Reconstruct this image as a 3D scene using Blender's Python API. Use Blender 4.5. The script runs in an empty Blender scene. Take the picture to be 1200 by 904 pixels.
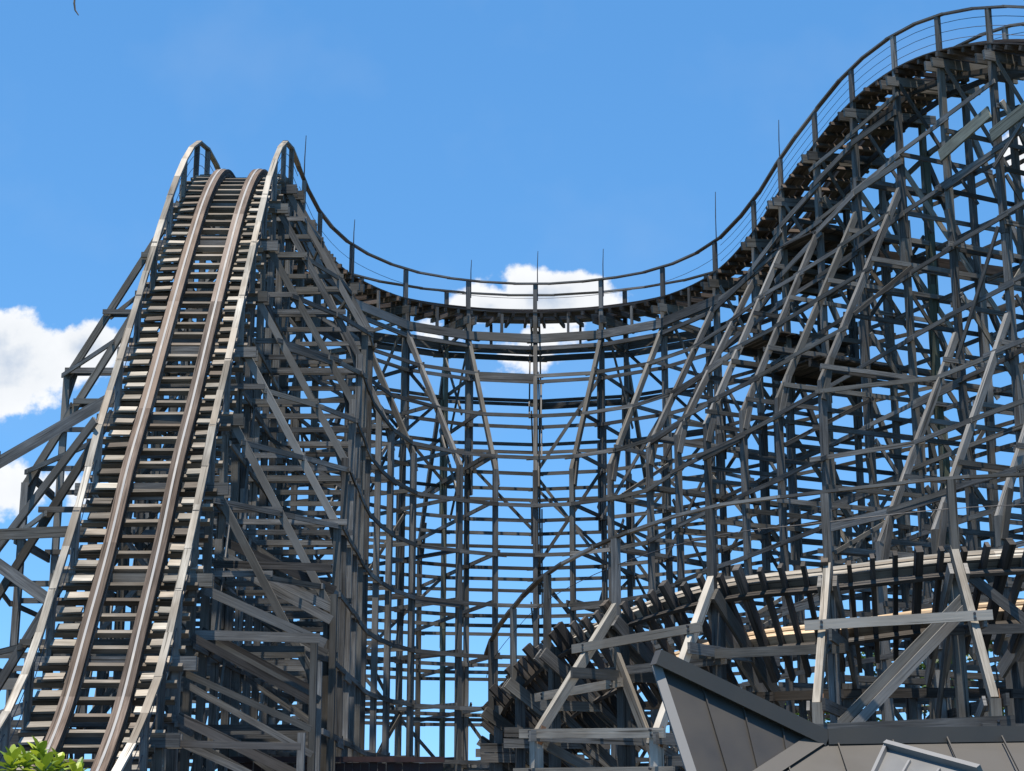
import bpy, math, random
from mathutils import Vector as V
R = random.Random(11)
H = 1.7                      # eye height: all z below are relative to the eye, ground is z = -H
GZ = -H
TH = math.radians(14.5)
FPX = 2000.0
sc = bpy.context.scene
col = sc.collection

def at(px, py, Y):           # a photo pixel at forward distance Y -> eye-relative point
    yc = (452 - py) / FPX
    dy = math.cos(TH) - yc * math.sin(TH); dz = math.sin(TH) + yc * math.cos(TH)
    k = Y / dy
    return V(((px - 600) / FPX * k, Y, dz * k))

# ------------------------------------------------------------------ mesh builder
class MB:
    def __init__(s): s.v = []; s.f = []; s.uv = []; s.r = []
    def quad(s, idx, uvs, r):
        s.f.append(idx); s.uv.append(uvs); s.r.append(r)
    def prism(s, ra, rb, L, w, h, r):
        o = len(s.v); s.v += ra + rb
        u0 = R.uniform(0, 50); v0 = R.uniform(0, 50)
        sizes = (w, h, w, h); vv = v0
        for k in range(4):
            j = (k + 1) % 4
            s.quad((o + k, o + j, o + 4 + j, o + 4 + k), ((u0, vv), (u0, vv + sizes[k]), (u0 + L, vv + sizes[k]), (u0 + L, vv)), r)
            vv += sizes[k] + 0.37
        e = ((u0, v0), (u0 + .02, v0), (u0 + .02, v0 + h), (u0, v0 + h))
        s.quad((o + 3, o + 2, o + 1, o), e, r); s.quad((o + 4, o + 5, o + 6, o + 7), e, r)
    def beam(s, a, b, w, h, up=None, jit=0.012, rnd=None):
        """box from a to b: h is measured along 'up', w across"""
        a = V(a); b = V(b)
        if jit:
            a = a + V((R.uniform(-jit, jit), R.uniform(-jit, jit), R.uniform(-jit, jit)))
            b = b + V((R.uniform(-jit, jit), R.uniform(-jit, jit), R.uniform(-jit, jit)))
        d = b - a; L = d.length
        if L < 1e-4: return
        d /= L
        up = V(up) if up is not None else V((0, 0, 1))
        sd = d.cross(up)
        if sd.length < 1e-3: sd = d.cross(V((0, 1, 0)))
        sd.normalize(); u = sd.cross(d).normalized()
        if jit:
            ang = R.gauss(0, .02); sd, u = sd * math.cos(ang) + u * math.sin(ang), u * math.cos(ang) - sd * math.sin(ang)
        w2 = w / 2; h2 = h / 2
        off = [sd * -w2 - u * h2, sd * w2 - u * h2, sd * w2 + u * h2, sd * -w2 + u * h2]
        r = R.random() if rnd is None else rnd
        s.prism([a + o for o in off], [b + o for o in off], L, w, h, r)
    def sweep(s, fr, w, h, piece=3.0):
        """rectangular profile along frames (point, side, up); boards of about 'piece' metres get their own tint"""
        n = len(fr); o = len(s.v); dist = 0; r = R.random(); u0 = R.uniform(0, 50); v0 = R.uniform(0, 50); acc = 0
        us = []
        for i, (p, sd, u) in enumerate(fr):
            if i: dist += (p - fr[i-1][0]).length
            us.append(u0 + dist)
            w2 = w / 2; h2 = h / 2
            s.v += [p - sd * w2 - u * h2, p + sd * w2 - u * h2, p + sd * w2 + u * h2, p - sd * w2 + u * h2]
        sizes = (w, h, w, h)
        for i in range(n - 1):
            acc += us[i+1] - us[i]
            if acc > piece: acc = 0; r = R.random()
            vv = v0
            for k in range(4):
                j = (k + 1) % 4; A = o + 4*i; B = A + 4
                s.quad((A + k, A + j, B + j, B + k), ((us[i], vv), (us[i], vv + sizes[k]), (us[i+1], vv + sizes[k]), (us[i+1], vv)), r)
                vv += sizes[k] + .37
        e = ((u0, v0),) * 4
        s.quad((o + 3, o + 2, o + 1, o), e, r); A = o + 4*(n-1); s.quad((A, A+1, A+2, A+3), e, r)
    def tube(s, pts, rad, n=6, rnd=.5):
        o = len(s.v); m = len(pts)
        for i, p in enumerate(pts):
            d = (pts[min(i+1, m-1)] - pts[max(i-1, 0)]).normalized()
            sd = d.cross(V((0, 0, 1)))
            if sd.length < 1e-3: sd = d.cross(V((0, 1, 0)))
            sd.normalize(); u = sd.cross(d)
            rr = rad[i] if isinstance(rad, (list, tuple)) else rad
            for k in range(n):
                a = 2*math.pi*k/n; s.v.append(p + (sd*math.cos(a) + u*math.sin(a))*rr)
        for i in range(m - 1):
            for k in range(n):
                j = (k+1) % n
                s.quad((o+i*n+k, o+i*n+j, o+(i+1)*n+j, o+(i+1)*n+k), ((i, k/n), (i, (k+1)/n), (i+1, (k+1)/n), (i+1, k/n)), rnd)
        s.f.append(tuple(o + k for k in reversed(range(n)))); s.uv.append(((0, 0),)*n); s.r.append(rnd)
        q = o + (m-1)*n
        s.f.append(tuple(q + k for k in range(n))); s.uv.append(((0, 0),)*n); s.r.append(rnd)
    def poly(s, pts, uvs=None, r=.5):
        o = len(s.v); s.v += [V(p) for p in pts]
        s.f.append(tuple(range(o, o + len(pts)))); s.uv.append(tuple(uvs) if uvs else ((0, 0),)*len(pts)); s.r.append(r)
    def slab(s, pts, th, uvs=None, r=.5):
        """closed plate: polygon pts with thickness th away from its normal"""
        pts = [V(p) for p in pts]
        n = (pts[1]-pts[0]).cross(pts[-1]-pts[0]).normalized()
        bk = [p - n*th for p in pts]; m = len(pts)
        s.poly(pts, uvs, r); s.poly(bk[::-1], None, r)
        for i in range(m):
            j = (i+1) % m; s.poly([pts[j], pts[i], bk[i], bk[j]], None, r)
    def build(s, name, mat, parent=None, smooth=False):
        base = root_of(parent).location if parent else V((0, 0, 0))
        off = V((0, 0, H)) - base
        me = bpy.data.meshes.new(name)
        me.from_pydata([(v + off)[:] for v in s.v], [], s.f)
        uvl = me.uv_layers.new(name='UVMap')
        flat = []
        for t in s.uv:
            for q in t: flat += [q[0], q[1]]
        uvl.data.foreach_set('uv', flat)
        at_ = me.attributes.new('rnd', 'FLOAT', 'FACE'); at_.data.foreach_set('value', s.r)
        me.materials.append(mat)
        if smooth: me.polygons.foreach_set('use_smooth', [True]*len(me.polygons))
        me.update()
        o = bpy.data.objects.new(name, me); col.objects.link(o)
        if parent: o.parent = parent
        return o

def root_of(o):
    while o.parent: o = o.parent
    return o
def thing(name, label, cat, loc, group=None):
    o = bpy.data.objects.new(name, None); col.objects.link(o); o.location = loc
    o.empty_display_size = .5
    o['label'] = label; o['category'] = cat
    if group: o['group'] = group
    return o

# ------------------------------------------------------------------ materials
def newmat(name):
    m = bpy.data.materials.new(name); m.use_nodes = True
    nt = m.node_tree; nt.nodes.clear()
    out = nt.nodes.new('ShaderNodeOutputMaterial'); b = nt.nodes.new('ShaderNodeBsdfPrincipled')
    nt.links.new(b.outputs[0], out.inputs[0])
    return m, nt, b
def N(nt, t, **kw):
    n = nt.nodes.new(t)
    for k, v in kw.items(): setattr(n, k, v)
    return n
def ramp(nt, stops, interp='LINEAR'):
    r = N(nt, 'ShaderNodeValToRGB'); e = r.color_ramp.elements; r.color_ramp.interpolation = interp
    while len(e) > 1: e.remove(e[-1])
    for i, (p, c) in enumerate(stops):
        x = e[0] if i == 0 else e.new(p)
        x.position = p; x.color = (*c, 1) if len(c) == 3 else c
    return r
def math_(nt, op, a, b=None):
    n = N(nt, 'ShaderNodeMath', operation=op)
    for i, x in enumerate((a, b)):
        if x is None: continue
        if isinstance(x, (int, float)): n.inputs[i].default_value = x
        else: nt.links.new(x, n.inputs[i])
    return n.outputs[0]
def mixc(nt, fac, a, b, bt='MIX'):
    n = N(nt, 'ShaderNodeMix', data_type='RGBA', blend_type=bt)
    for s_, x in ((0, fac), (6, a), (7, b)):
        if isinstance(x, (int, float)): n.inputs[s_].default_value = x
        elif isinstance(x, tuple): n.inputs[s_].default_value = (*x, 1)
        else: nt.links.new(x, n.inputs[s_])
    return n.outputs[2]

def wood(name, dark, mid, pale, tint=None, tintamt=.3, rough=.85):
    m, nt, b = newmat(name); L = nt.links
    uv = N(nt, 'ShaderNodeUVMap', uv_map='UVMap'); at_ = N(nt, 'ShaderNodeAttribute', attribute_name='rnd')
    mp = N(nt, 'ShaderNodeMapping'); mp.inputs['Scale'].default_value = (1.3, 28, 1); L.new(uv.outputs[0], mp.inputs[0])
    grain = N(nt, 'ShaderNodeTexNoise'); grain.inputs['Scale'].default_value = 1; grain.inputs['Detail'].default_value = 5; grain.inputs['Roughness'].default_value = .65
    L.new(mp.outputs[0], grain.inputs['Vector'])
    mp2 = N(nt, 'ShaderNodeMapping'); mp2.inputs['Scale'].default_value = (.9, 4, 1); L.new(uv.outputs[0], mp2.inputs[0])
    blot = N(nt, 'ShaderNodeTexNoise'); blot.inputs['Scale'].default_value = 1; blot.inputs['Detail'].default_value = 3; L.new(mp2.outputs[0], blot.inputs['Vector'])
    rr = ramp(nt, [(.28, dark), (.5, mid), (.75, pale)]); L.new(grain.outputs[0], rr.inputs[0])
    c = rr.outputs[0]
    if tint:   # some boards keep a browner, newer or greener colour
        sel = math_(nt, 'GREATER_THAN', math_(nt, 'FRACT', math_(nt, 'MULTIPLY', at_.outputs['Fac'], 7.31)), .68)
        c = mixc(nt, math_(nt, 'MULTIPLY', sel, tintamt), c, tint)
    bl = ramp(nt, [(.3, (.55, .55, .55)), (.6, (1, 1, 1))]); L.new(blot.outputs[0], bl.inputs[0])
    c = mixc(nt, .8, c, bl.outputs[0], 'MULTIPLY')
    old = math_(nt, 'GREATER_THAN', math_(nt, 'FRACT', math_(nt, 'MULTIPLY', at_.outputs['Fac'], 23.7)), .86)
    c = mixc(nt, math_(nt, 'MULTIPLY', old, .45), c, pale)          # a few boards are bleached paler
    wet = N(nt, 'ShaderNodeTexNoise'); wet.inputs['Scale'].default_value = .45; wet.inputs['Detail'].default_value = 4; L.new(uv.outputs[0], wet.inputs['Vector'])
    wr = ramp(nt, [(.40, (.72, .66, .60)), (.55, (1, 1, 1))]); L.new(wet.outputs[0], wr.inputs[0])
    c = mixc(nt, .7, c, wr.outputs[0], 'MULTIPLY')
    val = math_(nt, 'ADD', math_(nt, 'MULTIPLY', at_.outputs['Fac'], .95), .6)
    hs = N(nt, 'ShaderNodeHueSaturation'); L.new(c, hs.inputs['Color']); L.new(val, hs.inputs['Value'])
    # drying cracks along the grain and bolt heads are dark marks of the boards themselves
    mp3 = N(nt, 'ShaderNodeMapping'); mp3.inputs['Scale'].default_value = (.35, 16, 1); L.new(uv.outputs[0], mp3.inputs[0])
    cr = N(nt, 'ShaderNodeTexNoise'); cr.inputs['Scale'].default_value = 1; cr.inputs['Detail'].default_value = 2; L.new(mp3.outputs[0], cr.inputs['Vector'])
    crm = ramp(nt, [(.33, (.25, .24, .22)), (.38, (1, 1, 1))]); L.new(cr.outputs[0], crm.inputs[0])
    c = mixc(nt, .85, hs.outputs[0], crm.outputs[0], 'MULTIPLY')
    L.new(c, b.inputs['Base Color']); b.inputs['Roughness'].default_value = rough
    b.inputs['Specular IOR Level'].default_value = .25
    bp = N(nt, 'ShaderNodeBump'); bp.inputs['Strength'].default_value = .35; bp.inputs['Distance'].default_value = .01
    L.new(grain.outputs[0], bp.inputs['Height']); L.new(bp.outputs[0], b.inputs['Normal'])
    return m
WOOD = wood('weathered_timber', (.066, .064, .061), (.134, .129, .121), (.235, .226, .210), (.12, .11, .09), .5)
PALE = wood('bleached_and_sunlit_timber', (.18, .16, .13), (.29, .265, .225), (.40, .37, .32), (.24, .20, .155), .5)  # pale timber; on the sway braces its tone stands in for sunlight
BROWN = wood('brown_laminated_timber', (.048, .036, .028), (.108, .080, .063), (.19, .152, .125), (.13, .095, .07), .5)
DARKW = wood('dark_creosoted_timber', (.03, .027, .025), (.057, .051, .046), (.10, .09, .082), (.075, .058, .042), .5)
GREENW = wood('lichen_stained_timber', (.075, .08, .068), (.135, .145, .12), (.22, .23, .19), (.125, .145, .10), .7)
TIEW = wood('sun_browned_timber', (.085, .073, .06), (.16, .14, .115), (.26, .23, .195), (.12, .095, .075), .6)
FRESH = wood('newer_planed_timber', (.28, .20, .13), (.42, .32, .22), (.55, .44, .32), (.5, .36, .22), .5)

def simple(name, c, rough=.5, metal=0, noise=.25, scale=3):
    m, nt, b = newmat(name)
    tc = N(nt, 'ShaderNodeTexCoord'); no = N(nt, 'ShaderNodeTexNoise'); no.inputs['Scale'].default_value = scale; no.inputs['Detail'].default_value = 6
    nt.links.new(tc.outputs['Object'], no.inputs['Vector'])
    r = ramp(nt, [(.3, tuple(x*(1-noise) for x in c)), (.7, tuple(min(1, x*(1+noise)) for x in c))]); nt.links.new(no.outputs[0], r.inputs[0])
    nt.links.new(r.outputs[0], b.inputs['Base Color']); b.inputs['Roughness'].default_value = rough; b.inputs['Metallic'].default_value = metal
    rr = ramp(nt, [(.3, (rough*.8,)*3), (.7, (min(1, rough*1.2),)*3)]); nt.links.new(no.outputs[0], rr.inputs[0]); nt.links.new(rr.outputs[0], b.inputs['Roughness'])
    return m
RUST = simple('rusty_strap_iron', (.20, .10, .05), .85, .1, .45, 14)
TRIM = simple('matte_grey_trim', (.17, .165, .16), .8, 0, .12, 3)
STEEL = simple('polished_rail_steel', (.22, .215, .21), .7, .2, .3, 2)
ROD = simple('dark_iron', (.05, .05, .055), .6, .3)
GALV = simple('galvanised_steel', (.42, .45, .47), .5, .3, .2, 4)
ROOF = simple('brown_grey_roof_metal', (.038, .0325, .0265), .62, .0, .14, 1.6)
FLASH = simple('roof_flashing_metal', (.062, .054, .045), .6, .0, .12, 1.6)
WHITEM = simple('pale_grey_sheet_metal', (.12, .118, .114), .7, .0, .14, 2)
WALLM = simple('dark_wall_cladding', (.10, .085, .07), .8)
MAROON = simple('dark_maroon_paint', (.035, .014, .012), .6, 0, .5, 5)
GROUND = simple('dry_gravelly_soil', (.06, .055, .045), .95, 0, .3, 6)
GRASS = simple('short_grass', (.035, .05, .02), .95, 0, .35, 4)
BARK = simple('grey_brown_bark', (.10, .08, .06), .9, 0, .4, 12)
def leafmat(name, c, c2, trans=.35):
    m, nt, b = newmat(name)
    a = N(nt, 'ShaderNodeAttribute', attribute_name='rnd')
    r = ramp(nt, [(0, c), (1, c2)]); nt.links.new(a.outputs['Fac'], r.inputs[0]); nt.links.new(r.outputs[0], b.inputs['Base Color'])
    b.inputs['Roughness'].default_value = .45
    tr = N(nt, 'ShaderNodeBsdfTranslucent'); mx = N(nt, 'ShaderNodeMixShader'); mx.inputs[0].default_value = trans
    nt.links.new(r.outputs[0], tr.inputs[0])
    out = [n for n in nt.nodes if n.type == 'OUTPUT_MATERIAL'][0]
    nt.links.new(b.outputs[0], mx.inputs[1]); nt.links.new(tr.outputs[0], mx.inputs[2]); nt.links.new(mx.outputs[0], out.inputs[0])
    return m
LEAF = leafmat('bright_shrub_leaf', (.08, .15, .012), (.38, .45, .035), .28)
TLEAF = leafmat('tree_leaf', (.03, .06, .015), (.09, .15, .03))

# ------------------------------------------------------------------ track path of the tall coaster
# inner edge of the deck: x, y, z (eye relative), bank of the deck (rise across the width)
W = 2.5
CP = [(-6.6, 16, -.95, 0), (-6.6, 20, -.95, 0), (-6.6, 24.5, -.92, 0), (-6.6, 27.8, -.62, 0), (-6.6, 30.3, .35, 0), (-6.6, 32.4, 1.85, 0), (-6.6, 34.0, 3.8, 0), (-6.58, 35.3, 5.6, 0),
      (-6.56, 36.5, 7.5, 0), (-6.55, 38, 9.4, 0), (-6.55, 40, 12.0, 0), (-6.55, 42, 14.5, 0), (-6.55, 43.5, 16.2, 0), (-6.55, 45, 17.5, 0), (-6.55, 46.4, 18.25, 0),
      (-6.52, 47.8, 18.4, .02), (-6.4, 49.3, 18.2, .05), (-6.1, 51.2, 17.85, .1), (-5.3, 53.6, 17.6, .2), (-3.65, 55.85, 17.5, .3), (-1.53, 57.1, 17.5, .35), (.81, 57.5, 17.5, .36),
      (3.11, 57.0, 17.5, .35), (5.15, 55.6, 17.48, .33), (6.72, 53.6, 17.7, .3), (7.75, 51.6, 18.4, .3), (8.42, 50.15, 19.25, .3), (9.27, 48.6, 20.15, .28), (10.1, 46.9, 20.8, .26),
      (10.95, 45.0, 20.95, .24), (11.8, 43.3, 20.72, .22), (12.7, 41.6, 20.12, .2), (13.7, 39.8, 19.15, .18), (14.8, 37.8, 17.8, .16), (16, 35.5, 15.8, .15)]
class Path:
    def __init__(s, cp):
        s.P = [V(c[:3]) for c in cp]; s.B = [c[3] for c in cp]; s.pts = []; s.knot = []
        d = 0; n = len(cp); K = 14
        for i in range(n - 1):
            p0 = s.P[max(i-1, 0)]; p1 = s.P[i]; p2 = s.P[i+1]; p3 = s.P[min(i+2, n-1)]
            for k in range(K if i < n-2 else K+1):
                t = k / K
                q = .5*((2*p1) + (p2-p0)*t + (2*p0-5*p1+4*p2-p3)*t*t + (3*p1-p0-3*p2+p3)*t**3)
                s.pts.append((q, s.B[i]*(1-t) + s.B[i+1]*t))
        s.cum = [0]
        for i in range(1, len(s.pts)): s.cum.append(s.cum[-1] + (s.pts[i][0]-s.pts[i-1][0]).length)
        s.knot = [s.cum[min(i*K, len(s.cum)-1)] for i in range(n)]
        s.len = s.cum[-1]
    def raw(s, d):
        d = max(0, min(s.len - 1e-4, d)); lo, hi = 0, len(s.cum) - 1
        while hi - lo > 1:
            m = (lo+hi)//2
            if s.cum[m] <= d: lo = m
            else: hi = m
        t = (d - s.cum[lo]) / (s.cum[hi]-s.cum[lo])
        return s.pts[lo][0].lerp(s.pts[hi][0], t), s.pts[lo][1]*(1-t) + s.pts[hi][1]*t
    def frame(s, d, bw=W):
        p, b = s.raw(d); a, _ = s.raw(d-.35); c, _ = s.raw(d+.35)
        T = (c-a).normalized(); n = V((-T.y, T.x, 0)).normalized()
        S = (n*math.sqrt(max(0, bw*bw - b*b)) + V((0, 0, b))).normalized()
        U = T.cross(S).normalized() * 1.0
        if U.z < 0 and abs(U.z) > .05: U = -U
        return p, T, n, S, U
    def near_y(s, y, x_lt=None):   # distance at which the left leg reaches forward distance y
        best = None
        for q, d in zip(s.pts, s.cum):
            if q[0].x < -6 and (best is None or abs(q[0].y - y) < best[0]): best = (abs(q[0].y - y), d)
        return best[1]
up_path = Path(CP)

def frames(path, s0, s1, o, du, step=.35):
    n = max(2, int((s1-s0)/step)); out = []
    for i in range(n + 1):
        p, T, nn, S, U = path.frame(s0 + (s1-s0)*i/n)
        out.append((p + S*o + U*du, S, U))
    return out

# ------------------------------------------------------------------ generic trestle
LEV0, DL = .30, 1.63
LEVELS = [LEV0 + DL*k - DL for k in range(13)]
class Bent:
    def __init__(s, path, d, ir=None, orr=None, w=W):
        p, T, n, S, U = path.frame(d)
        s.d = d; s.p = V((p.x, p.y, 0)); s.n = n; s.t = V((T.x, T.y, 0)).normalized(); s.w = w
        s.zi = p.z; s.zo = p.z + S.z*w; s.ir = ir; s.orr = orr
    def pos(s, o, z): return s.p + s.n*o + V((0, 0, z))
    def row(s, r, z):
        if r == 'IP': return 0. if z < s.zi - .6 else None
        if r == 'OP': return s.w if z < s.zo - .6 else None
        k = s.ir if r == 'IR' else s.orr
        if not k: return None
        zt, zb, off = k
        if z <= zb: o = off
        elif z < zt - .25: o = off*(zt-z)/(zt-zb)
        else: return None
        return -o if r == 'IR' else s.w + o

def ext(b, os): return R.choice((.06, .08, .1, .25))
def make_bent(root, b, mat=WOOD, cap=.42, dens=.6, side_d=.5):
    m = MB()
    # double cap beam under the ties, poking out past the posts
    for sg in (-1, 1):
        m.beam(b.pos(-.42, b.zi-cap-.42*(b.zo-b.zi)/b.w) + b.t*.14*sg, b.pos(b.w+.42, b.zo-cap+.42*(b.zo-b.zi)/b.w) + b.t*.14*sg, .07, .27)
    for o in (.1, b.w-.1): m.beam(b.pos(o, b.zi-cap+(b.zo-b.zi)*o/b.w) - b.t*.15, b.pos(o, b.zi-cap+(b.zo-b.zi)*o/b.w) + b.t*.15, .1, .2, jit=0)
    k = 0
    for z in LEVELS:
        if z < GZ + .3: continue
        os = [b.row(r, z) for r in ('IR', 'IP', 'OP', 'OR')]; os = [o for o in os if o is not None]
        k += 1
        if len(os) < 2: continue
        sg = 1 if k % 2 else -1
        m.beam(b.pos(min(os)-ext(b, os), z+.09) + b.t*.125*sg, b.pos(max(os)+ext(b, os), z+.09) + b.t*.125*sg, .05, .13)
        if R.random() < .25: m.beam(b.pos(min(os)-.1, z+.09) - b.t*.125*sg, b.pos(max(os)+.1, z+.09) - b.t*.125*sg, .05, .15)
    # diagonals of the bent
    zt = b.zi - .5; z = zt; sg = 1; first = True
    while z - 2*DL > GZ - .5:
        z2 = max(z - 2*DL, GZ+.1)
        a, c = (b.pos(0, z), b.pos(b.w, z2))
        a2, c2 = (b.pos(b.w, z), b.pos(0, z2))
        if first or R.random() < dens: m.beam(a + b.t*.16 if first else a + b.t*.205, c + b.t*.205, .05, .11)
        if R.random() < dens*.7: m.beam(a2 - b.t*.205, c2 - b.t*.205, .05, .11)
        z = z2; first = False
    for rr, pr in (('IR', 'IP'), ('OR', 'OP')):
        zs = [z for z in LEVELS if b.row(rr, z) is not None and z > GZ+.3]
        for i in range(len(zs)-1):
            if R.random() > dens*side_d: continue
            oa = b.row(pr, zs[i+1]); ob = b.row(rr, zs[i])
            if oa is None: continue
            s2 = .21 if rr == 'IR' or i % 2 else -.21
            m.beam(b.pos(oa, zs[i+1]) + b.t*s2, b.pos(ob, zs[i]) + b.t*s2, .05, .11)
    bo = m.build('bent', mat, root)
    for o, z in ((0, b.zi), (b.w, b.zo)):
        m = MB(); zz = z - .28; first = True
        while zz > GZ:              # posts are lengths of timber spliced with side planks
            z2 = max(GZ, zz - R.uniform(4.2, 6.5))
            m.beam(b.pos(o, zz), b.pos(o, z2), .15, .17, b.n, jit=.008)
            if z2 > GZ + 1:
                m.beam(b.pos(o, z2+R.uniform(.5, .9)) + b.n*R.choice((-.13, .13)), b.pos(o, z2-R.uniform(.5, .9)) + b.n*.0 + b.n*R.choice((-.13, .13))*0 + b.n*.13, .17, .06, b.n)
            if R.random() < .5:
                hh = R.uniform(1.0, 2.6); q = R.uniform(z2, zz); sgn = R.choice((-1, 1))
                m.beam(b.pos(o, min(zz, q+hh)) + b.t*.135*sgn, b.pos(o, max(GZ, q-hh)) + b.t*.135*sgn, .07, .18, b.n)
            zz = z2
        m.build('post', GREENW if R.random() < .08 else mat, bo)
    for k, sgn in ((b.ir, -1), (b.orr, 1)):
        if not k: continue
        zt, zb, off = k; o0 = 0 if sgn < 0 else b.w
        m = MB()
        m.beam(b.pos(o0 + sgn*.08, zt), b.pos(o0 + sgn*off, zb), .13, .17, b.n*sgn + V((0, 0, .5)))
        if zb > GZ+.2: m.beam(b.pos(o0 + sgn*off, zb+.05), b.pos(o0 + sgn*off, GZ), .15, .17, b.n)
        m.beam(b.pos(o0 + sgn*off, zb-.5) + b.t*.11, b.pos(o0 + sgn*off*.9, zb + .1*(zt-zb)+.1) + b.t*.11, .05, .17, b.n)
        m.build('rake', mat, bo)
    return bo

def make_rows(root, bents, rows=('IR', 'IP', 'OP', 'OR'), xd=.8, side={'IR': -.14, 'IP': -.14, 'OP': .14, 'OR': .14}, mat=WOOD, tilt=0.0, dbl=.12):
    allb = bents
    for r in rows:
        bents = [b for b in allb if (r != 'OR' or b.orr) and (r != 'IR' or b.ir)]
        for li, z in enumerate(LEVELS):
            if z < GZ + .3: continue
            m = MB(); pend = False
            for a, b in zip(bents, bents[1:]):
                k_ = tilt*max(0, z)/18 if r in ('IP', 'IR') else 0
                za, zb = z + k_*(a.d-bents[0].d), z + k_*(b.d-bents[0].d)
                oa, ob = a.row(r, za), b.row(r, zb)
                if oa is None or ob is None:
                    if m.f: m.build('ledger', mat, root); m = MB()     # the run of boards stops here
                    continue
                e = R.uniform(0, .03) + side[r]*1.0
                d = (b.pos(ob, 0) - a.pos(oa, 0)).normalized()*R.uniform(.05, .35)
                m.beam(a.pos(oa + e, za) - d, b.pos(ob + e, zb) + d, .045, .122)
                if R.random() < dbl:   # a doubled board
                    m.beam(a.pos(oa + e, za-.115), b.pos(ob + e, zb-.105), .055, .12)
            if m.f: m.build('ledger', mat, root)
        if r in ('IP', 'OP'):
            for i, (a, b) in enumerate(zip(bents, bents[1:])):
                for k in range(0, len(LEVELS)-2, 2):
                    z0, z1 = LEVELS[k + (i % 2)], LEVELS[min(k + 2 + (i % 2), len(LEVELS)-1)]
                    if r == 'IR' and R.random() < .6: continue
                    if z0 < GZ: continue
                    q = [x.row(r, z) for x, z in ((a, z0), (b, z1), (a, z1), (b, z0))]
                    if None in q: continue
                    e1 = side[r]*1.0 + math.copysign(.06, side[r]); e2 = -side[r]*1.0
                    for oa, za, ob, zb in ((q[0]+e1, z0, q[1]+e1, z1), (q[2]+e2, z1, q[3]+e2, z0)):
                        if R.random() < xd:
                            m = MB(); m.beam(a.pos(oa, za), b.pos(ob, zb), .045, .11); m.build('brace', mat, root)

def handrail(root, path, s0, s1, o, bents, hgt=1.08, mat=WOOD, wires=1, pmat=None, sec=(.13, .055), pw=.11):
    n = max(2, int((s1-s0)/.3)); fr = []
    for i in range(n+1):
        p, T, nn, S, U = path.frame(s0+(s1-s0)*i/n)
        fr.append((p + S*o + V((0, 0, hgt)), nn, nn.cross(T)*(-1 if nn.cross(T).z < 0 else 1)))
    m = MB(); st = 4; ids = list(range(0, n, st)) + [n]
    for i, j in zip(ids, ids[1:]):
        a, b_ = fr[i], fr[j]; d = (b_[0]-a[0]).normalized()*.035
        m.beam(a[0]-d, b_[0]+d, sec[0]*R.uniform(.92, 1.05), sec[1], (a[2]+b_[2]), jit=.007)
    h = m.build('handrail', mat, root)
    for b in bents:
        p, T, nn, S, U = path.frame(b.d)
        q = p + S*o
        m = MB(); m.beam(q + V((0, 0, hgt-.03)), q - V((0, 0, .75)), pw+.03, pw, nn, jit=.006)
        m.build('handrail_post', pmat or mat, h)
    if wires:
        m = MB()
        for k in range(wires):
            hz = hgt*(k+1)/(wires+1)
            m.tube([f[0] - V((0, 0, hgt-hz)) for f in fr[::2]], .009, 4)
        m.build('cable', ROD, h)
    return h

def track(root, path, s0, s1, tie=.58, steps=False, tmat=WOOD, gauge=1.05, ctr=W/2, tl=(-.12, W+.12), tsec=(.085, .145)):
    s = s0; 
    while s < s1:
        p, T, n, S, U = path.frame(s)
        treads = []; m = MB(); e0 = R.uniform(-.12, .08); e1 = R.uniform(-.08, .12)
        m.beam(p + S*(tl[0]+e0) - U*.10, p + S*(tl[1]+e1) - U*.10, tsec[0], tsec[1], U)
        if steps:
            # walk treads bolted on to the tie either side of the rails
            for a, b in ((.05, ctr-gauge/2-.2), (ctr+gauge/2+.2, W-.05)):
                tr = (T*.85 + V((T.x, T.y, 0)).normalized()*.3).normalized()
                up2 = S.cross(tr).normalized(); up2 = up2 if up2.z > 0 else -up2
                q = MB(); q.beam(p + S*(a+R.uniform(-.04, .04)) + U*.05 + T*.05, p + S*(b+R.uniform(-.03, .02)) + U*.04 + T*.05, .21, .05, up2); treads.append(q)
        to = m.build('tie', tmat, root)
        for q in treads: q.build('tread', PALE if R.random() < .65 else TIEW, to)
        s += tie
    for sg in (-1, 1):
        o = ctr + sg*gauge/2
        m = MB()
        for k in range(3):   # laminated stack
            m.sweep(frames(path, s0, s1, o, .03 + k*.075), .27 - (k == 1)*.03, .073, piece=4)
        r = m.build('rail', BROWN, root)
        m = MB(); m.sweep(frames(path, s0, s1, o, .225), .05, .018); m.build('steel_strip', STEEL, r)

K = up_path.knot
S_CREST = K[15]; S_A = K[16] - .6; S_B = K[24] + .3

# ================================================================== 1. the drop
drop = thing('drop_trestle', 'tall timber trestle on the left carrying the steep double-railed drop that faces us', 'roller coaster', (-7.8, 40, 0))
yb = [20, 22.5, 25, 27, 28.6, 30, 31.2, 32.5, 33.8, 35.1, 36.5, 38, 39.5, 41, 42.6, 44.2, 45.8, 47.3]
DB = []
for y in yb:
    d = up_path.near_y(y); z = up_path.frame(d)[0].z
    ir = (z - .3, z - 4.6, 2.45) if y > 36 else None
    orr = (z - .2, z - 5.2, 2.85) if y in (44.2, 41, 38, 35.1) else None
    DB.append(Bent(up_path, d, ir, orr))
for b in DB:
    if b.zi > .4: make_bent(drop, b, dens=.25, side_d=.9)
make_rows(drop, [b for b in DB if b.zi > 0], xd=.3)
s_start = up_path.near_y(17)
track(drop, up_path, s_start, S_A, tie=.44, steps=True, tmat=TIEW)
for o in (0, W):
    handrail(drop, up_path, s_start, S_A, o, DB, mat=PALE, wires=2, pmat=WOOD, sec=(.15, .06), pw=.13)
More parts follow.
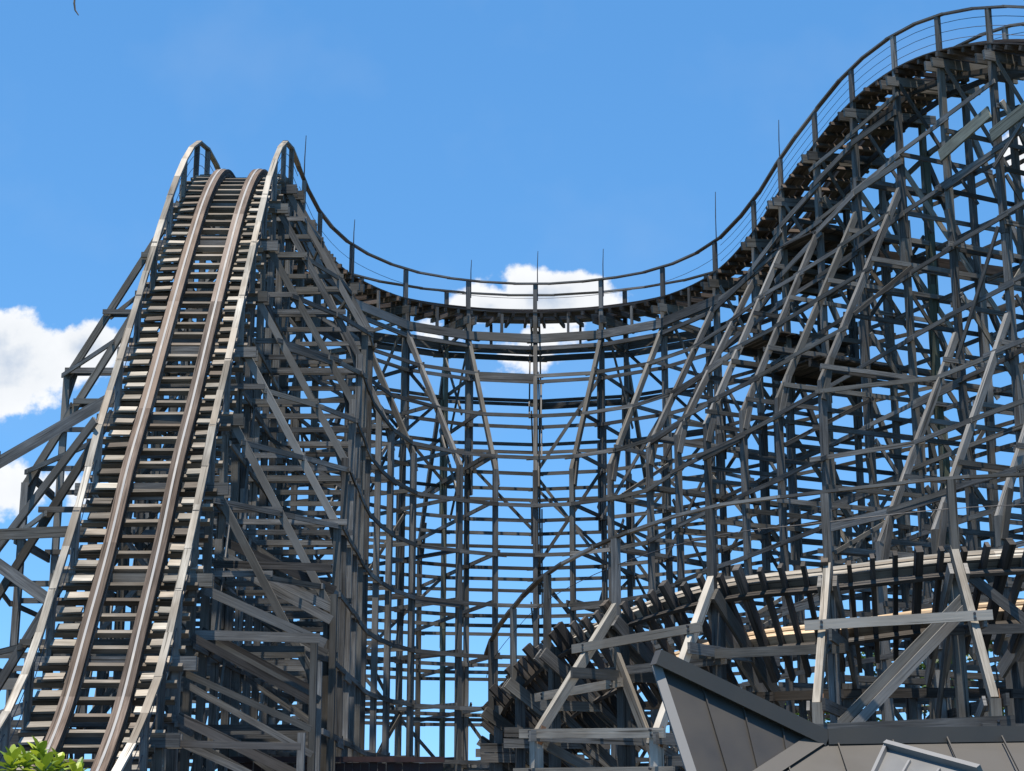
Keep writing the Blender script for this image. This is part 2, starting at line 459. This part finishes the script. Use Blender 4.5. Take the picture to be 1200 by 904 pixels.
for k in range(16):
    y0 = 32.6 + k*.36 + R.uniform(-.1, .1); z0 = up_path.frame(up_path.near_y(y0))[0].z*.62 + R.uniform(-.5, .5) + .3; fall = R.choice((1.35, 1.2, 1.1, .05))
    m = MB(); m.beam((-6.5, y0, z0), (-3.95, y0+.12, z0-fall), .055, R.choice((.13, .16, .2))); m.build('side_plank', WOOD if k % 3 else DARKW, drop)
for x0, y0, zt in ((-4.05, 33.5, 1.75), (-4.0, 35.7, 3.3), (-3.95, 37.8, 5.0), (-4.0, 34.8, 3.6)):
    m = MB(); m.beam((x0, y0, GZ), (x0, y0, zt), .14, .15, (0, 1, 0)); m.build('side_post', WOOD, drop)
# side stair frame left of the drop
m = MB()
m.beam((-11.35, 36.6, GZ), (-11.35, 36.6, 8.0), .2, .22, (0, 1, 0))
m.beam((-11.45, 36.6, 7.6), (-9.0, 38.2, 9.75), .12, .26)
m.beam((-11.5, 36.75, 6.15), (-8.9, 36.75, 6.25), .06, .24); m.beam((-11.5, 36.45, 2.9), (-8.9, 36.45, 2.95), .06, .24)
m.beam((-11.4, 36.4, 5.7), (-8.9, 36.9, 4.0), .08, .26); m.beam((-11.4, 36.5, 2.4), (-8.9, 36.5, .9), .07, .26)
m.beam((-12.6, 35.2, 1.4), (-8.9, 35.2, 2.7), .07, .22); m.beam((-12.6, 34.1, 1.0), (-8.9, 34.1, 1.9), .07, .22)
m.beam((-9.1, 36.3, 8.6), (-12.2, 38.4, 5.3), .07, .2)
m.build('outrigger', WOOD, drop)

# ================================================================== 2. the far turn
turn = thing('turn_trestle', 'lofty timber trestle bending round the far end behind, its handrail sagging across the white cloud', 'roller coaster', (.5, 58, 0))
TB = []
for i in range(16, 25):
    z = CP[i][2]
    TB.append(Bent(up_path, K[i], (z - 1.15, z - 6.3, 2.5 if i < 19 else 2.9), (z - 1.3, z - 7.4, 2.9)))
for b in TB: make_bent(turn, b, dens=.4, side_d=.3)
make_rows(turn, [DB[-1]] + TB, xd=.34, dbl=.02)

def stringers(root, path, bents, off=(0, W), drop_=.98, sec=(.09, .30)):
    for o in off:
        for dd, h in ((drop_, sec[1]), (drop_+.36, .14)):
            m = MB()
            for a, b in zip(bents, bents[1:]):
                za = a.zi + (a.zo-a.zi)*o/W - dd; zb = b.zi + (b.zo-b.zi)*o/W - dd
                e = (.16 if o else -.16) + R.uniform(-.02, .02); dv = (b.p-a.p).normalized()*R.uniform(.1, .5)
                m.beam(a.pos(o+e, za) - dv, b.pos(o+e, zb) + dv, sec[0], h)
            m.build('stringer', WOOD, root)
        for a, b in zip(bents, bents[1:]):
            for t in (.5,):
                q = a.pos(o, 0).lerp(b.pos(o, 0), t); z = (a.zi + (a.zo-a.zi)*o/W)*(1-t) + (b.zi + (b.zo-b.zi)*o/W)*t
                m = MB(); m.beam(q + V((0, 0, z-.1)), q + V((0, 0, z-drop_-.1)), .09, .08, a.n); m.build('stub_post', WOOD, root)
stringers(turn, up_path, [DB[-1]] + TB)
track(turn, up_path, S_A, S_B, tie=.5, tmat=BROWN, tsec=(.09, .14))
def catwalk(root, path, s0, s1, offs):
    for o in offs:
        m = MB()
        for k in (-1, 0, 1): m.sweep(frames(path, s0, s1, o + k*.21, .012), .2, .04, piece=2.5)
        m.build('catwalk', BROWN, root)
catwalk(turn, up_path, S_A, S_B, (.24, W-.24))
handrail(turn, up_path, S_A, S_B, 0, TB, mat=WOOD, wires=1)
handrail(turn, up_path, S_A, S_B, W, TB, mat=WOOD, wires=1)
def rod(root, d, o, hgt, base=1.05):
    p, T, n, S, U = up_path.frame(d); q = p + S*o + T*.09
    m = MB(); m.tube([q + V((0, 0, base-.6)), q + V((0, 0, base+hgt*.5)), q + V((.02, 0, base + hgt))], [.022, .018, .012], 6)
    m.build('lightning_rod', ROD, root)
for d, o, h in ((K[16]-.1, 0, 1.5), (K[18], 0, .95), (K[18]+.5, W, .9), (K[20], 0, .8), (K[21], 0, 1.25), (K[22], 0, 1.15), (K[24], 0, 1.75), (K[24]-.8, W, .7)):
    rod(turn, d, o, h)

# ================================================================== 3. the right-hand hill
hill = thing('hill_trestle', 'broad timber trestle on the right whose handrailed deck climbs to the highest crest', 'roller coaster', (12, 46, 0))
HB = []
for i in range(25, 34):
    z = CP[i][2]
    HB.append(Bent(up_path, K[i], ((min(z - 1.6, 17.3), 11.4, 3.05) if i < 30 else (12.6, 6.8, 3.0)), (z - 1.4, z - 7.5, 2.9)))
for b in HB: make_bent(hill, b, dens=.25, side_d=.3)
make_rows(hill, [TB[-1]] + HB, xd=.06, tilt=.18)
for o, dz, mm in ((-.16, 1.35, WOOD), (-.16, 2.9, WOOD), (W+.16, 1.5, WOOD), (.65, .62, DARKW), (1.85, .62, DARKW)):
    m = MB()                       # boards that climb with the deck
    for a, b in list(zip([TB[-1]] + HB, HB))[:5 if o < 0 else None]:
        d = (b.p-a.p).normalized()*R.uniform(.05, .3)
        m.beam(a.pos(o, a.zi-dz+.12*o) - d, b.pos(o, b.zi-dz+.12*o) + d, .055, .17)
    m.build('ledger', mm, hill)
track(hill, up_path, S_B, up_path.len-.2, tie=.46, tmat=BROWN, tsec=(.09, .12))
catwalk(hill, up_path, S_B, up_path.len-.2, (.24, W-.24))
handrail(hill, up_path, S_B, up_path.len-.3, 0, HB, mat=WOOD, wires=3, pmat=WOOD)
handrail(hill, up_path, S_B, up_path.len-.3, W, HB, mat=WOOD, wires=3)
rod(hill, K[26]-.1, 0, 1.35)
# long diagonals across the hill bents, most coloured pale to look sunlit
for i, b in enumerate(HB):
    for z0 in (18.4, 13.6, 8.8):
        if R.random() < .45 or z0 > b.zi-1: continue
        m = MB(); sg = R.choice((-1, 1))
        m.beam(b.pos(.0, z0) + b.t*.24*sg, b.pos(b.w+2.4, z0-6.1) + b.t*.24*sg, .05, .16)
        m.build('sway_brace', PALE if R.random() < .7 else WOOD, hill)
# two wide planks near the crest
for i, z0, z1 in ((5, 17.6, 18.15), (6, 17.45, 17.95)):
    a, b = HB[i], HB[i+1]; m = MB()
    m.beam(a.pos(-.22, z0), b.pos(-.22, z1), .06, .36); m.build('plank', GREENW, hill)
# service decks inside the hill
for z, i0, i1, o0, o1 in ((14.5, 0, 1, -.9, 2.2), (13.3, 1, 2, -.6, 2.4), (17.35, 1, 2, -.2, 2.6), (16.9, 0, 1, .2, 2.4)):
    m = MB()
    a, b = HB[i0], HB[i1]; n = int((o1-o0)/.24); dv = (b.p-a.p).normalized()*.4
    for k in range(n):
        o = o0 + (o1-o0)*(k+.5)/n
        m.beam(a.pos(o, z) - dv, b.pos(o, z) + dv, .225, .05)
    for q in (a, b): m.beam(q.pos(o0, z-.12), q.pos(o1, z-.12), .1, .2)
    m.build('service_deck', DARKW, hill)
m = MB(); m.beam((10.7, 48.4, 16.5), (15.9, 50.4, 16.5), .5, .3); m.build('walkway_beam', BROWN, hill)

# ================================================================== 4. the low banked curve in front
low = thing('curve_trestle', 'low banked timber curve in front, seen from beneath with its dark ties fanning out', 'roller coaster', (6, 34, 0))
LCP = [(.2, 50, 2.2, -1.5), (-.55, 46.5, 2.7, -1.6), (-.4, 43.5, 3.25, -1.7), (.15, 40.9, 3.75, -1.8), (.9, 38.4, 4.2, -1.85), (2.3, 36.2, 4.65, -1.88), (4.1, 34.3, 4.95, -1.88), (6.2, 33.2, 5.05, -1.85), (8.55, 32.8, 5.25, -1.8),
       (10.8, 33.1, 5.4, -1.75), (13, 34.1, 5.55, -1.7), (15, 35.8, 5.7, -1.7), (17, 38, 5.8, -1.6)]
lp = Path(LCP); LW = 2.45
fr0 = lp.frame
lp.frame = lambda d, bw=LW: fr0(d, LW)
s = .3; kk = 0
while s < lp.len - .3:
    p, T, n, S, U = lp.frame(s); m = MB(); big = kk % 4 == 0
    m.beam(p - S*(.14 if big else R.uniform(-.04, .08)) - U*(.14 if big else .1), p + S*(LW+R.uniform(0, .2)) - U*(.14 if big else .1), .14 if big else .085, .22 if big else .17, U)
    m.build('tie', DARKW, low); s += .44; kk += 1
for o in (.48, 1.78):
    m = MB()
    for k in range(4): m.sweep(frames(lp, .2, lp.len-.2, o, .04 + k*.085), .28-(k % 2)*.04, .082, piece=3.5)
    r = m.build('rail', FRESH if o > 1 else PALE, low)
    m = MB(); m.sweep(frames(lp, .2, lp.len-.2, o, .345), .1, .02); m.build('steel_strip', STEEL, r)
    m = MB(); m.sweep(frames(lp, .2, lp.len-.2, o, -.25), .08, .14, piece=3); m.build('stringer', DARKW, low)
LB = []
for i in range(1, len(LCP)-1):
    p, T, n, S, U = lp.frame(lp.knot[i])
    b = Bent(lp, lp.knot[i], None, None, LW*.78); b.zi = p.z; b.zo = p.z + S.z*LW; LB.append(b)
handrail(low, lp, lp.knot[2]-1.2, lp.len-.3, -.18, LB[1:], hgt=1.2, mat=WOOD, wires=1, sec=(.11, .06), pw=.13)
for i, b in enumerate(LB):
    m = MB(); zt = b.zi; brk = {4: 1.75, 5: 1.6, 6: 2.1, 7: 2.15}.get(i, 1.9); off = 2.3
    for sg in (-1, 1): m.beam(b.pos(-.3, zt-.45) + b.t*.15*sg, b.pos(b.w+.4, b.zo-.6) + b.t*.15*sg, .08, .28)
    if i < 4: off = .1
    for z in (zt-1.6, brk, .2):
        m.beam(b.pos(-off*min(1, max(0, (zt-.2-z)/(zt-.2-brk)))-.3, z) + b.t*.16, b.pos(b.w+.3, z) + b.t*.16, .06, .22)
    m.beam(b.pos(-off, brk) - b.t*.17, b.pos(b.w, .1) - b.t*.17, .06, .19); m.beam(b.pos(0, zt-1.5) - b.t*.2, b.pos(b.w, brk-.8) - b.t*.2, .06, .19)
    bo = m.build('bent', WOOD, low)
    for o, z in ((0.05, zt-.3), (b.w, b.zo-.4)):
        m = MB(); m.beam(b.pos(o, z), b.pos(o, GZ), .2, .2, b.n); m.build('post', WOOD, bo)
    if i < 4: continue
    m = MB(); m.beam(b.pos(-.05, zt-.05), b.pos(-off, brk), .14, .19, -b.n)
    m.beam(b.pos(-off, brk+.05), b.pos(-off, GZ), .19, .2, b.n)
    rk = m.build('rake', PALE if i in (4, 5, 6, 7) else WOOD, bo)
    m = MB(); m.beam(b.pos(-off, brk-.16) + b.t*.10, b.pos(-off*.95, brk + .2) + b.t*.10, .012, .12, b.n, jit=0); m.build('strap', RUST, rk)
def lowboard(i, j, z0, z1, fo, w=.06, h=.185, mat=PALE, ext=.3):
    a, b = LB[i], LB[j]; m = MB()
    pa = a.pos(-fo, z0); pb = b.pos(-fo, z1); d = (pb-pa).normalized()*ext
    m.beam(pa - d - a.n*.14, pb + d - b.n*.14, w, h); lb = m.build('ledger', mat, low)
    if z0 > .5 and fo >= 0:
        for q in (pa - a.n*.14, pb - b.n*.14):
            for dz in (-.045, .045):
                m = MB(); f_ = q - a.n*(w/2) + V((R.uniform(-.03, .03), 0, dz)); m.tube([f_ + a.n*.01, f_ - a.n*.03], .026, 7); m.build('bolt', ROD, lb)
lowboard(4, 5, 3.6, 3.75, .9); lowboard(4, 5, 3.15, 3.2, .0, mat=WOOD); lowboard(4, 5, 1.8, 1.7, 2.3); lowboard(4, 5, 1.05, 1.0, 2.3, ext=.5); lowboard(3, 4, 2.8, 2.9, .1)
lowboard(6, 7, 3.65, 3.75, 1.25); lowboard(6, 7, 1.65, 1.75, 2.3, h=.26, mat=WOOD); lowboard(6, 7, 1.35, 1.45, 2.3, h=.26, mat=WOOD)
lowboard(5, 6, 3.3, 3.3, .3, mat=WOOD); lowboard(7, 8, 3.6, 3.7, .3, mat=WOOD); lowboard(7, 8, 1.6, 1.6, 2.3, h=.3, mat=WOOD); lowboard(5, 6, 1.2, 1.2, 1.9, mat=WOOD)
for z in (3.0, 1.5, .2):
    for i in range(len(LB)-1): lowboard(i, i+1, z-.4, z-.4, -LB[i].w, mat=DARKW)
m = MB(); a, b = LB[6], LB[7]
m.beam(b.pos(-.6, 4.2), a.pos(-1.2, 1.6), .07, .18); m.beam(b.pos(-.75, 3.97), a.pos(-1.2, 1.32), .07, .18); m.build('brace', WOOD, low)
m = MB(); m.beam(LB[4].pos(-.2, 3.6), LB[5].pos(-.3, GZ), .1, .2); m.build('brace', PALE, low)
m = MB(); m.beam(LB[7].pos(.2, 5.0), LB[8].pos(-.2, 3.0), .06, .2); m.build('brace', WOOD, low)

# ================================================================== 5. pavilion roof
bld = thing('pavilion', 'low building with a dark standing-seam metal roof rising to a pointed prow at lower right', 'building', (4.2, 17, 0))
A = at(770, 772, 16.5); B = at(965, 864, 17.0); Db = at(829, 960, 15.9); E = at(1500, 856, 17.4)
def lerp(a, b, t): return a + (b-a)*t
n1 = (B-A).cross(Db-A).normalized(); n1 = n1 if n1.y < 0 else -n1
def on_wing(px, py):            # pixel ray on to the plane of the prow
    q = at(px, py, 10.0); return q*(A.dot(n1)/q.dot(n1))
B2 = on_wing(876, 922); dq = V((0, B2.y-B.y, B2.z-B.z)); E2 = E + dq
n2 = dq.cross(E-B).normalized(); n2 = n2 if n2.y < 0 else -n2
def plate(m, pts, n, th):       # closed plate whose front looks along n
    nn = (pts[1]-pts[0]).cross(pts[-1]-pts[0])
    m.slab(pts if nn.dot(n) > 0 else pts[::-1], th)
m = MB(); plate(m, [A, Db, B2, B], n1, .06)
for px0, py0, px1, py1 in ((820, 797, 858, 925), (868, 820, 893, 925), (914, 841, 925, 905)):
    m.beam(on_wing(px0, py0) + n1*.008, on_wing(px1, py1) + n1*.008, .012, .022, n1, jit=0)
wing = m.build('roof', ROOF, bld)
m = MB(); plate(m, [B, B2, E2, E], n2, .06)
for x in (B.x - .42, B.x + .12, B.x + .66, B.x + 1.20, B.x + 1.74, B.x + 2.28, B.x + 2.82, B.x + 3.36):
    a = V((x, B.y, B.z)); t0 = 0
    if x < B.x: t0 = (x - B.x)/(B2.x - B.x)
    if t0 < .95: m.beam(a + dq*t0 + n2*.008, a + dq + n2*.008, .012, .022, n2, jit=0)
low_roof = m.build('roof', ROOF, bld)
m = MB(); m.beam(A - (B-A)*.01 + V((0, -.05, .0)), B + V((0, -.05, -.02)), .16, .15, jit=0); m.build('ridge_flashing', FLASH, wing)
m = MB(); m.beam(A + V((-.01, -.02, -.07)), Db + V((-.01, -.02, 0)), .05, .09, (1, 0, 0), jit=0); m.build('rake_trim', TRIM, wing)
m = MB(); m.beam(B + V((.02, -.06, 0)), E + V((0, -.06, 0)), .14, .15, jit=0); m.build('ridge_flashing', FLASH, low_roof)
m = MB(); m.beam(B + n1*.02 + n2*.02, B2 + n1*.02 + n2*.02, .16, .03, n1+n2, jit=0); m.build('valley_flashing', FLASH, low_roof)
# walls and back slope under the roof
m = MB()
wz = GZ
foot = [B2 + V((.3, .15, -.05)), E2 + V((0, .15, -.05)), E2 + V((0, 4.6, -.05)), B2 + V((.3, 4.6, -.05))]
for i in range(4):
    a, b = foot[i], foot[(i+1) % 4]; m.poly([V((a.x, a.y, wz)), V((b.x, b.y, wz)), b, a])
m.slab([B, E, E + V((0, 2.4, -.98)), B + V((0, 2.4, -.98))], .08)
m.slab([A - n1*.07, B - n1*.07, B + V((0, 2.4, -1.0)), A + V((.9, 2.6, -1.5))], .05)
for q in ((Db - n1*.16), (Db + V((.9, 2.5, -.2)))): m.beam(q, V((q.x, q.y, GZ)), .15, .15, (0, 1, 0))
m.build('wall', WALLM, bld)
# pale sheet metal dormer
m = MB()
d0 = at(1040, 876, 13.6); d1 = at(1150, 906, 12.7); d2 = at(1022, 915, 13.3); d3 = at(1120, 950, 12.4)
m.slab([d0, d2, d3, d1], .03)
d4 = d0 + V((.5, .5, -.3)); d5 = d1 + V((.5, .5, -.3))
m.slab([d0, d1, d5, d4], .03)
m.poly([d0, d4, V((d4.x, d4.y, d2.z-.3)), V((d2.x, d2.y, d2.z-.3)), d2])
dm = m.build('dormer', WHITEM, bld)
m = MB(); nn = (d2-d0).cross(d1-d0).normalized(); nn = nn if nn.y < 0 else -nn
m.beam(d0 + nn*.03, d1 + nn*.03, .04, .06, nn, jit=0); m.beam(d0 + nn*.02, d2 + nn*.02, .03, .04, nn, jit=0)
for t in (.3, .62): m.beam(lerp(d0, d1, t) + (d2-d0)*.25 + nn*.015, lerp(d2, d3, t) + nn*.015, .02, .03, nn, jit=0)
m.build('seam_trim', TRIM, dm)

# ================================================================== 6. small things
fence = thing('board_wall', 'dark maroon board wall low down between the drop and the far turn', 'wall', (-4.1, 40, 0))
m = MB()
for k in range(26):
    x = -6.4 + k*.19; m.beam((x, 40, GZ), (x, 40, 1.42), .18, .03, (0, 1, 0))
bd = m.build('boards', MAROON, fence)
m = MB(); m.beam((-6.6, 39.93, 1.5), (-1.55, 39.93, 1.5), .2, .12); m.build('cap_rail', MAROON, fence)
for x in (-6.4, -4.0, -1.65):
    m = MB(); m.beam((x, 40.1, GZ), (x, 40.1, 1.4), .12, .12, (0, 1, 0)); m.build('post', MAROON, fence)

# shrub, lower left
sh = thing('shrub', 'leafy yellow-green shrub poking up at the foot of the drop', 'shrub', (-2.05, 7.6, 0))
m = MB(); tips = []
base = V((-2.05, 7.6, GZ))
for k in range(11):
    px = 10 + 85*R.random(); py = 880 + 34*R.random() + abs(px-50)*.25; Y = 7.2 + R.random()*.9
    if k < 4: px, py, Y = ((46, 884, 7.5), (30, 893, 7.4), (68, 896, 7.6), (52, 900, 7.2))[k]
    t = at(px, py, Y); tips.append(t)
    mid = lerp(base, t, .55) + V((R.uniform(-.12, .12), R.uniform(-.1, .1), 0))
    m.tube([base + V((R.uniform(-.06, .06), R.uniform(-.06, .06), 0)), mid, t], [.018, .013, .006], 6)
m.build('stems', BARK, sh)
m = MB()
def leaf(m, p, d, ln, wd, r):
    d = d.normalized(); sd = d.cross(V((0, 0, 1)))
    if sd.length < .05: sd = V((1, 0, 0))
    sd.normalize(); up = sd.cross(d)
    prev = None; prof = ((0, .12), (.2, .6), (.45, 1), (.7, .85), (.9, .4), (1, .03))
    for t, ww in prof:
        c = p + d*ln*t - V((0, 0, 1))*ln*.22*t*t
        a = c - sd*wd*ww + up*wd*.35*ww; b = c + sd*wd*ww + up*wd*.35*ww
        cur = (a, c, b)
        if prev:
            m.poly([prev[0], prev[1], cur[1], cur[0]], r=r); m.poly([prev[1], prev[2], cur[2], cur[1]], r=r)
        prev = cur
for t in tips:
    for k in range(13):
        a = k*2.4 + R.random()*.5; el = .15 + 1.15*(k/13.)
        d = V((math.cos(a)*math.cos(el), math.sin(a)*math.cos(el), math.sin(el)))
        leaf(m, t - V((0, 0, .05*(1-k/13.))), d, R.uniform(.075, .125), R.uniform(.016, .024), R.random())
    for q in range(6):    # lower leaves down the stem
        a = R.random()*6.28; pp = lerp(t, base, R.uniform(.05, .5))
        leaf(m, pp, V((math.cos(a), math.sin(a), .35)), R.uniform(.08, .13), R.uniform(.018, .026), R.random()*.6)
m.build('leaves', LEAF, sh, smooth=True)

# trees far behind on the right
def tree(x, y, h, w, label, seed):
    rr = random.Random(seed)
    t = thing('tree', label, 'tree', (x, y, 0), 'trees behind the hill trestle')
    m = MB(); b = V((x, y, GZ)); top = V((x + rr.uniform(-.4, .4), y, GZ + h*.75))
    m.tube([b, lerp(b, top, .5) + V((rr.uniform(-.2, .2), 0, 0)), top], [.25, .17, .05], 8)
    cl = []
    for k in range(16):
        a = rr.random()*6.28; rad = w*(rr.random()**.5); zz = GZ + h*rr.uniform(.35, 1.0)
        rad *= (1.15 - abs((zz-GZ)/h - .6)*1.5)
        c = V((x + math.cos(a)*rad, y + math.sin(a)*rad, zz)); cl.append((c, rr.uniform(.6, 1.2)))
        m.tube([lerp(b, top, .35 + .5*rr.random()), c], [.08, .02], 5)
    m.build('trunk', BARK, t)
    m = MB()
    for c, s_ in cl:
        for q in range(190):
            v = V((rr.gauss(0, 1), rr.gauss(0, 1), rr.gauss(0, .8))); v = v.normalized()*s_*(rr.random()**.4)
            p = c + v; d = V((rr.uniform(-1, 1), rr.uniform(-1, 1), rr.uniform(-.6, .6))); e = V((rr.uniform(-1, 1), rr.uniform(-1, 1), rr.uniform(-1, 1))).cross(d).normalized()
            d = d.normalized()*rr.uniform(.10, .2); e = e*rr.uniform(.05, .1)
            m.poly([p - d, p + e, p + d, p - e], r=rr.random())
    m.build('crown', TLEAF, t)
for i, (x, y, h, w, lab) in enumerate(((15.5, 66, 8.6, 2.6, 'leafy tree glimpsed through the low curve left of its neighbours'), (19.5, 68, 9.6, 3.0, 'tallest leafy tree glimpsed behind the right-hand trestle'), (23.0, 64, 7.8, 2.8, 'leafy tree at the right edge behind the low curve'), (11.5, 69, 6.2, 2.2, 'small leafy tree low behind the middle of the low curve'))):
    tree(x, y, h, w, lab, 40+i)

# bare twig tip hanging into the top left corner
tw = thing('bare_tree', 'thin bare twig tip dangling into the top left corner of the sky', 'tree', (-3.6, 3.0, 0))
top = at(84, -60, 6.1)
m = MB(); m.tube([V((-3.6, 3.0, GZ)), V((-3.5, 3.1, 1.0)), V((-3.3, 3.4, 3.4)), V((-2.9, 4.2, 4.9)), V((-2.3, 5.2, 5.1)), V((-1.75, 6.0, 4.7))], [.14, .12, .09, .05, .03, .014], 8)
m.tube([V((-3.3, 3.4, 3.4)), V((-4.2, 3.0, 5.2)), V((-5.0, 3.2, 6.4))], [.06, .04, .012], 6)
m.build('trunk', BARK, tw)
m = MB(); m.tube([V((-1.78, 5.97, 4.72)), V((-1.68, 6.08, 4.2)), top, at(87, -20, 6.05), at(88, -6, 6.0), at(87, 4, 6.0), at(88, 12, 6.0), at(92, 18, 6.0)], [.012, .009, .006, .005, .0042, .004, .0035, .0022], 6)
m.build('twig', BARK, tw)

# ================================================================== ground
def structure(o): o['kind'] = 'structure'; return o
m = MB(); m.poly([(-3000, -3000, GZ), (3000, -3000, GZ), (3000, 3000, GZ), (-3000, 3000, GZ)]); structure(m.build('ground', GRASS))
m = MB(); m.poly([(-20, 14, GZ+.006), (30, 14, GZ+.006), (30, 72, GZ+.006), (-20, 72, GZ+.006)]); structure(m.build('gravel_bed', GROUND))

# ================================================================== sky, sun, camera
SUN_EL = math.radians(80)
sx, sy = -.25, -1.0           # where the sun stands, seen from above
saz = math.atan2(sx, sy)      # clockwise from +Y
sdir = V((math.sin(saz)*math.cos(SUN_EL), math.cos(saz)*math.cos(SUN_EL), math.sin(SUN_EL)))
sl = bpy.data.lights.new('sun', 'SUN'); sl.energy = 4.6; sl.angle = math.radians(.53); sl.color = (1, .93, .82)
so = bpy.data.objects.new('sun', sl); col.objects.link(so); so.rotation_euler = (-sdir).to_track_quat('-Z', 'Y').to_euler()

w = bpy.data.worlds.new('World'); sc.world = w; w.use_nodes = True
nt = w.node_tree; nt.nodes.clear(); L = nt.links
out = N(nt, 'ShaderNodeOutputWorld'); bg = N(nt, 'ShaderNodeBackground'); L.new(bg.outputs[0], out.inputs[0])
sky = N(nt, 'ShaderNodeTexSky', sky_type='NISHITA'); sky.sun_disc = False; sky.sun_elevation = SUN_EL; sky.sun_rotation = saz
sky.air_density = 1.0; sky.dust_density = 0; sky.ozone_density = 3.5; sky.altitude = 500
hs = N(nt, 'ShaderNodeHueSaturation'); hs.inputs['Saturation'].default_value = 1.2; hs.inputs['Hue'].default_value = .493; hs.inputs['Value'].default_value = 1.0
va = N(nt, 'ShaderNodeVectorMath', operation='ADD'); va.inputs[1].default_value = (0, 0, .15)
vn = N(nt, 'ShaderNodeVectorMath', operation='NORMALIZE'); tc0 = N(nt, 'ShaderNodeTexCoord')
L.new(tc0.outputs['Generated'], va.inputs[0]); L.new(va.outputs[0], vn.inputs[0]); L.new(vn.outputs[0], sky.inputs[0])
L.new(sky.outputs[0], hs.inputs['Color'])
tc = N(nt, 'ShaderNodeTexCoord'); sep = N(nt, 'ShaderNodeSeparateXYZ'); L.new(tc.outputs['Generated'], sep.inputs[0])
yy = math_(nt, 'MAXIMUM', sep.outputs[1], .05)
U_ = math_(nt, 'DIVIDE', sep.outputs[0], yy); V_ = math_(nt, 'DIVIDE', sep.outputs[2], yy)
cmb = N(nt, 'ShaderNodeCombineXYZ'); L.new(U_, cmb.inputs[0]); L.new(V_, cmb.inputs[1])
def noise(scale, detail, rough=.6, off=(0, 0, 0)):
    mp = N(nt, 'ShaderNodeMapping'); mp.inputs['Location'].default_value = off; L.new(cmb.outputs[0], mp.inputs[0])
    n = N(nt, 'ShaderNodeTexNoise'); n.inputs['Scale'].default_value = scale; n.inputs['Detail'].default_value = detail; n.inputs['Roughness'].default_value = rough
    L.new(mp.outputs[0], n.inputs['Vector']); return n.outputs[0]
n1_ = noise(28, 9, .58); n2_ = noise(9, 4, .5, (3, 1, 0)); n3_ = noise(28, 9, .58, (.004, -.016, 0))
def blob(px, py, rx, ry, low=1.0):
    p = at(px, py, 1.0); u, v = p.x, p.z
    du = math_(nt, 'DIVIDE', math_(nt, 'SUBTRACT', U_, u), rx/FPX*1.05)
    dv = math_(nt, 'DIVIDE', math_(nt, 'SUBTRACT', V_, v), ry/FPX*1.05)
    r2 = math_(nt, 'ADD', math_(nt, 'MULTIPLY', du, du), math_(nt, 'MULTIPLY', dv, dv))
    return math_(nt, 'MULTIPLY', math_(nt, 'SUBTRACT', 1.0, math_(nt, 'SQRT', r2)), low)
blobs = [blob(15, 425, 112, 62), blob(100, 408, 52, 38), blob(-10, 400, 80, 48), blob(645, 350, 85, 42), blob(575, 358, 62, 30), blob(640, 402, 80, 45, .26), blob(55, 576, 110, 30, .42), blob(1205, 185, 45, 55, .45), blob(560, 395, 60, 26, .22)]
mx = blobs[0]
for b_ in blobs[1:]: mx = math_(nt, 'MAXIMUM', mx, b_)
den = math_(nt, 'ADD', mx, math_(nt, 'MULTIPLY', math_(nt, 'SUBTRACT', n1_, .5), 1.7))
mr = N(nt, 'ShaderNodeMapRange', interpolation_type='SMOOTHSTEP'); mr.inputs[1].default_value = 0.02; mr.inputs[2].default_value = .27; L.new(den, mr.inputs[0])
den2 = math_(nt, 'ADD', mx, math_(nt, 'MULTIPLY', math_(nt, 'SUBTRACT', n3_, .5), 1.7))
mr2 = N(nt, 'ShaderNodeMapRange'); mr2.inputs[1].default_value = .1; mr2.inputs[2].default_value = 1.1; L.new(den2, mr2.inputs[0])
cc = ramp(nt, [(0, (4.3, 4.35, 4.4)), (.55, (3.9, 4.0, 4.1)), (1, (2.3, 2.7, 3.3))]); L.new(mr2.outputs[0], cc.inputs[0])
front = math_(nt, 'GREATER_THAN', sep.outputs[1], .2)
fac = math_(nt, 'MULTIPLY', mr.outputs[0], front)
# faint high veil
veil = math_(nt, 'MULTIPLY', math_(nt, 'MAXIMUM', math_(nt, 'SUBTRACT', n2_, .5), 0), .35)
c1 = mixc(nt, math_(nt, 'MULTIPLY', veil, front), hs.outputs[0], (2.6, 3.0, 3.5))
c2 = mixc(nt, math_(nt, 'MULTIPLY', fac, .96), c1, cc.outputs[0])
L.new(c2, bg.inputs['Color']); bg.inputs['Strength'].default_value = .126

cam = bpy.data.cameras.new('camera'); co = bpy.data.objects.new('camera', cam); col.objects.link(co)
cam.sensor_width = 36; cam.lens = 36*FPX/1200; cam.sensor_fit = 'HORIZONTAL'; cam.clip_end = 10000; cam.clip_start = .1
co.location = (0, 0, H); co.rotation_euler = (math.radians(90) + TH, 0, 0)
sc.camera = co
sc.render.engine = 'CYCLES'
sc.view_settings.view_transform = 'Standard'; sc.view_settings.look = 'None'; sc.view_settings.exposure = .9; sc.view_settings.gamma = 1
sc.cycles.max_bounces = 6; sc.cycles.diffuse_bounces = 3
